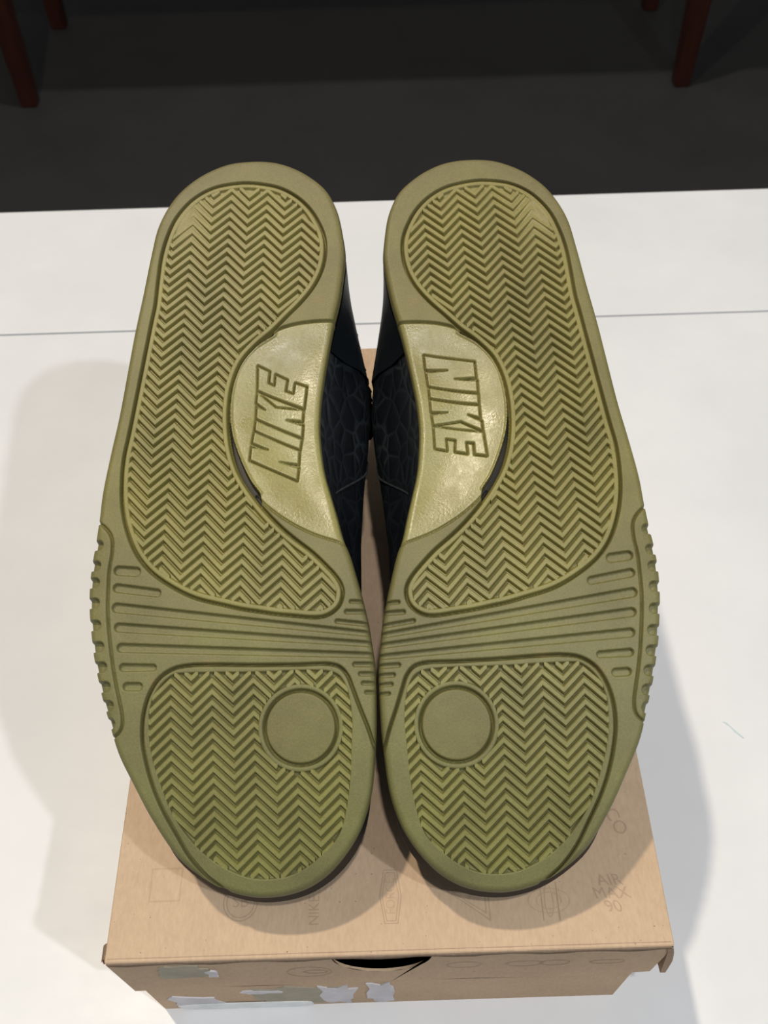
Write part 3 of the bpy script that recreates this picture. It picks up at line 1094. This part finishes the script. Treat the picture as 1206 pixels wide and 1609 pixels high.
def build_sneaker(letters, label, frayed):
    root = empty('sneaker')
    tag(root, label, 'sneaker', 'pair of upturned black sneakers on the shoe box')
    # olive outsole: border, flex zone and side wall
    outsole = submesh('outsole', QUADS[lab == 0], M['rim'], root)
    ringx, ringy = SX.ravel()[LOOP], SY.ravel()[LOOP]
    keep = np.concatenate([[True], np.hypot(np.diff(ringx), np.diff(ringy)) > 1e-3])
    rx, ry, rz = ringx[keep], ringy[keep], SZ.ravel()[LOOP][keep]
    swept_wall('side_wall', np.stack([rx, ry], 1), rz, ((0, 0.0), (0.25, 0.8), (0.35, 2.5), (0.1, 4.5), (-0.8, 6.0)), M['rim'], outsole)
    submesh('edge_wing', QUADS[lab == 4], M['rim'], outsole)
    heel = submesh('heel_tread', QUADS[lab == 1], M['tread'], root)
    fore = submesh('forefoot_tread', QUADS[lab == 2], M['rim'], root)
    submesh('pivot_disc', QUADS[lab == 5], M['disc'], fore)
    submesh('shank_plate', QUADS[lab == 6], M['plate'], outsole)
    build_shank(letters, root)
    zigzag_ridges(heel, (-28.46, 109.62 - 7 * 0), (1, 0.066), (-0.055, 1), 15.35, 7.4, 4.17,
                  lambda X, Y: samp(G_hg, X, Y) > 2.15, wear, (-32, 32))
    zigzag_ridges(fore, (-27.5, 226.46), (1, 0.02), (0.012, 1), 15.3, 7.1, 3.937,
                  lambda X, Y: (samp(G_ft, X, Y) > -0.35) & (np.hypot(X - DC[0], Y - DC[1]) > RR - 0.35), lambda x, y: 0 * x, (-8, 24))
    # black midsole, a little proud of the outsole round the toe
    st = OUT[::4]
    toe = lambda y: 3.2 * sstep(262, 288, y)
    swept_wall('midsole', st, zprof(st[:, 1]), ((-2.0, 4.5), (-0.9, 5.5), (-0.5, 8.0), (-0.4, 12.0), (-0.2, 17.0), (-0.6, 21.0), (-3.0, 24.0)), M['midsole'], root, toe)
    ys = np.unique(np.concatenate([np.linspace(-2.5, 20, 10), np.linspace(20, 270, 46), np.linspace(270, 299.5, 14)]))
    up = loft('upper', ys, M['scales'], root)
    loft('heel_counter', np.concatenate([np.linspace(-2.5, 16, 8), np.linspace(18, 88, 18)]), M['leather'], up, 1.1, False,
         np.r_[0:13])
    loft('heel_counter', np.concatenate([np.linspace(-2.5, 16, 8), np.linspace(18, 72, 14)]), M['leather'], up, 1.1, False,
         np.r_[28:41])
    # stitched seam crossing the inner quarter
    pts = []
    for i in range(25):
        t = i / 24
        sy, d = 150 - 27 * t, 14 + 36 * t
        pts.append(loc(side_x(sy, d, 0.15), sy, -d + float(zprof(sy))).tolist())
    tube_path('seam', pts, 0.0005, M['thread'], up)
    # raised collar binding, fraying on one shoe
    rb = random.Random(5 if frayed else 6)
    bm = bmesh.new()
    prev = None
    for i in range(90):
        sy = 25 + 78 * i / 89
        base_x = np.interp(sy, [25, 33, 44, 64.5, 81, 101, 110], [37.0, 39.2, 41.2, 45.2, 48.6, 49.3, 47.0]) - (0.7 if frayed else 2.8)
        tip = base_x + (rb.uniform(-0.1, 0.75) if frayed else 0.0)
        cur = [bm.verts.new(loc(x, sy, -d).tolist()) for x, d in ((base_x - 6, 62), (base_x - 0.8, 65), (tip, 71 + (rb.uniform(-1, 1) if frayed else 0)), (base_x - 0.8, 76), (base_x - 6, 79))]
        if prev:
            for k in range(4):
                bm.faces.new((prev[k], cur[k], cur[k + 1], prev[k + 1]))
        prev = cur
    bmesh.ops.solidify(bm, geom=list(bm.faces), thickness=0.0008)
    bm_obj('collar_binding', bm, M['lining'] if not frayed else M['lace'], up)
    # heel tab, tongue, eyestays and laces on the side that lies on the box
    bm = bmesh.new()
    rows = []
    for i, sy in enumerate(np.linspace(86, 178, 14)):
        H = np.interp(sy, ST_Y, ST_H) + 1.5 + 13.0 * (1 - sstep(86, 122, np.array(sy)))
        H = min(H, (CLEAR(sy)) - 1.2)
        w = 24 - 3 * i / 13
        row = []
        for j in range(9):
            a = -1 + j / 4
            row.append(bm.verts.new(loc(a * w - 1.0, sy, -(H - 5 * a * a) + 0).tolist()))
        rows.append(row)
    for a, c in zip(rows[:-1], rows[1:]):
        for j in range(8):
            bm.faces.new((a[j], c[j], c[j + 1], a[j + 1]))
    bmesh.ops.solidify(bm, geom=list(bm.faces), thickness=0.004)
    bm_obj('tongue', bm, M['lining'], root, True)
    for i, sy in enumerate(np.linspace(122, 182, 6)):
        bm = bmesh.new()
        prev = None
        H0 = np.interp(sy, ST_Y, ST_H)
        for j in range(15):
            a = -1 + j / 7
            x = a * 27 - 1
            H = min(H0 + 3.6 - 8.5 * a * a, CLEAR(sy) - 0.8)
            y = sy + 3 * a
            c = [bm.verts.new(loc(x, y + dy, -(H + dz)).tolist()) for dy, dz in ((-2.6, 0), (0, 0.6), (2.6, 0), (0, -1.2))]
            if prev:
                for k in range(4):
                    bm.faces.new((prev[k], c[k], c[(k + 1) % 4], prev[(k + 1) % 4]))
            else:
                bm.faces.new(c)
            prev = c
        bm.faces.new(prev[::-1])
        bm_obj('lace', bm, M['lace'], root, True)
    return root


def CLEAR(sy):     # distance from sole to box lid along the sole normal, mm
    return (254.2 - 363.8 * sy / 1000 - 101) / 0.9315 - 0.9 - 0.0


def pose(o, p, mir):
    ox, oy, oz, yaw, tilt, roll = p
    a = Vector((math.sin(yaw) * math.cos(tilt), -math.cos(yaw) * math.cos(tilt), -math.sin(tilt)))
    x = Vector((math.cos(yaw), math.sin(yaw), 0))
    n = a.cross(x)
    if n.z < 0:
        n = -n
    x2 = x * math.cos(roll) + n * math.sin(roll)
    n2 = n * math.cos(roll) - x * math.sin(roll)
    m_ = Matrix((x2 * mir, -a, n2)).transposed().to_4x4()
    m_.translation = Vector((ox, oy, oz))
    o.matrix_world = m_


s1 = build_sneaker([DATA['N_l'], DATA['I_l'], DATA['K_l'], DATA['E_l']],
                   'upturned black sneaker whose olive sole has arch lettering reading upward', True)
pose(s1, POSE_A, 1)
s2 = build_sneaker([DATA['N_r'], DATA['I_r'], DATA['K_r'], DATA['E_r']],
                   'upturned black sneaker whose olive sole has arch lettering reading downward', False)
pose(s2, POSE_B, -1)
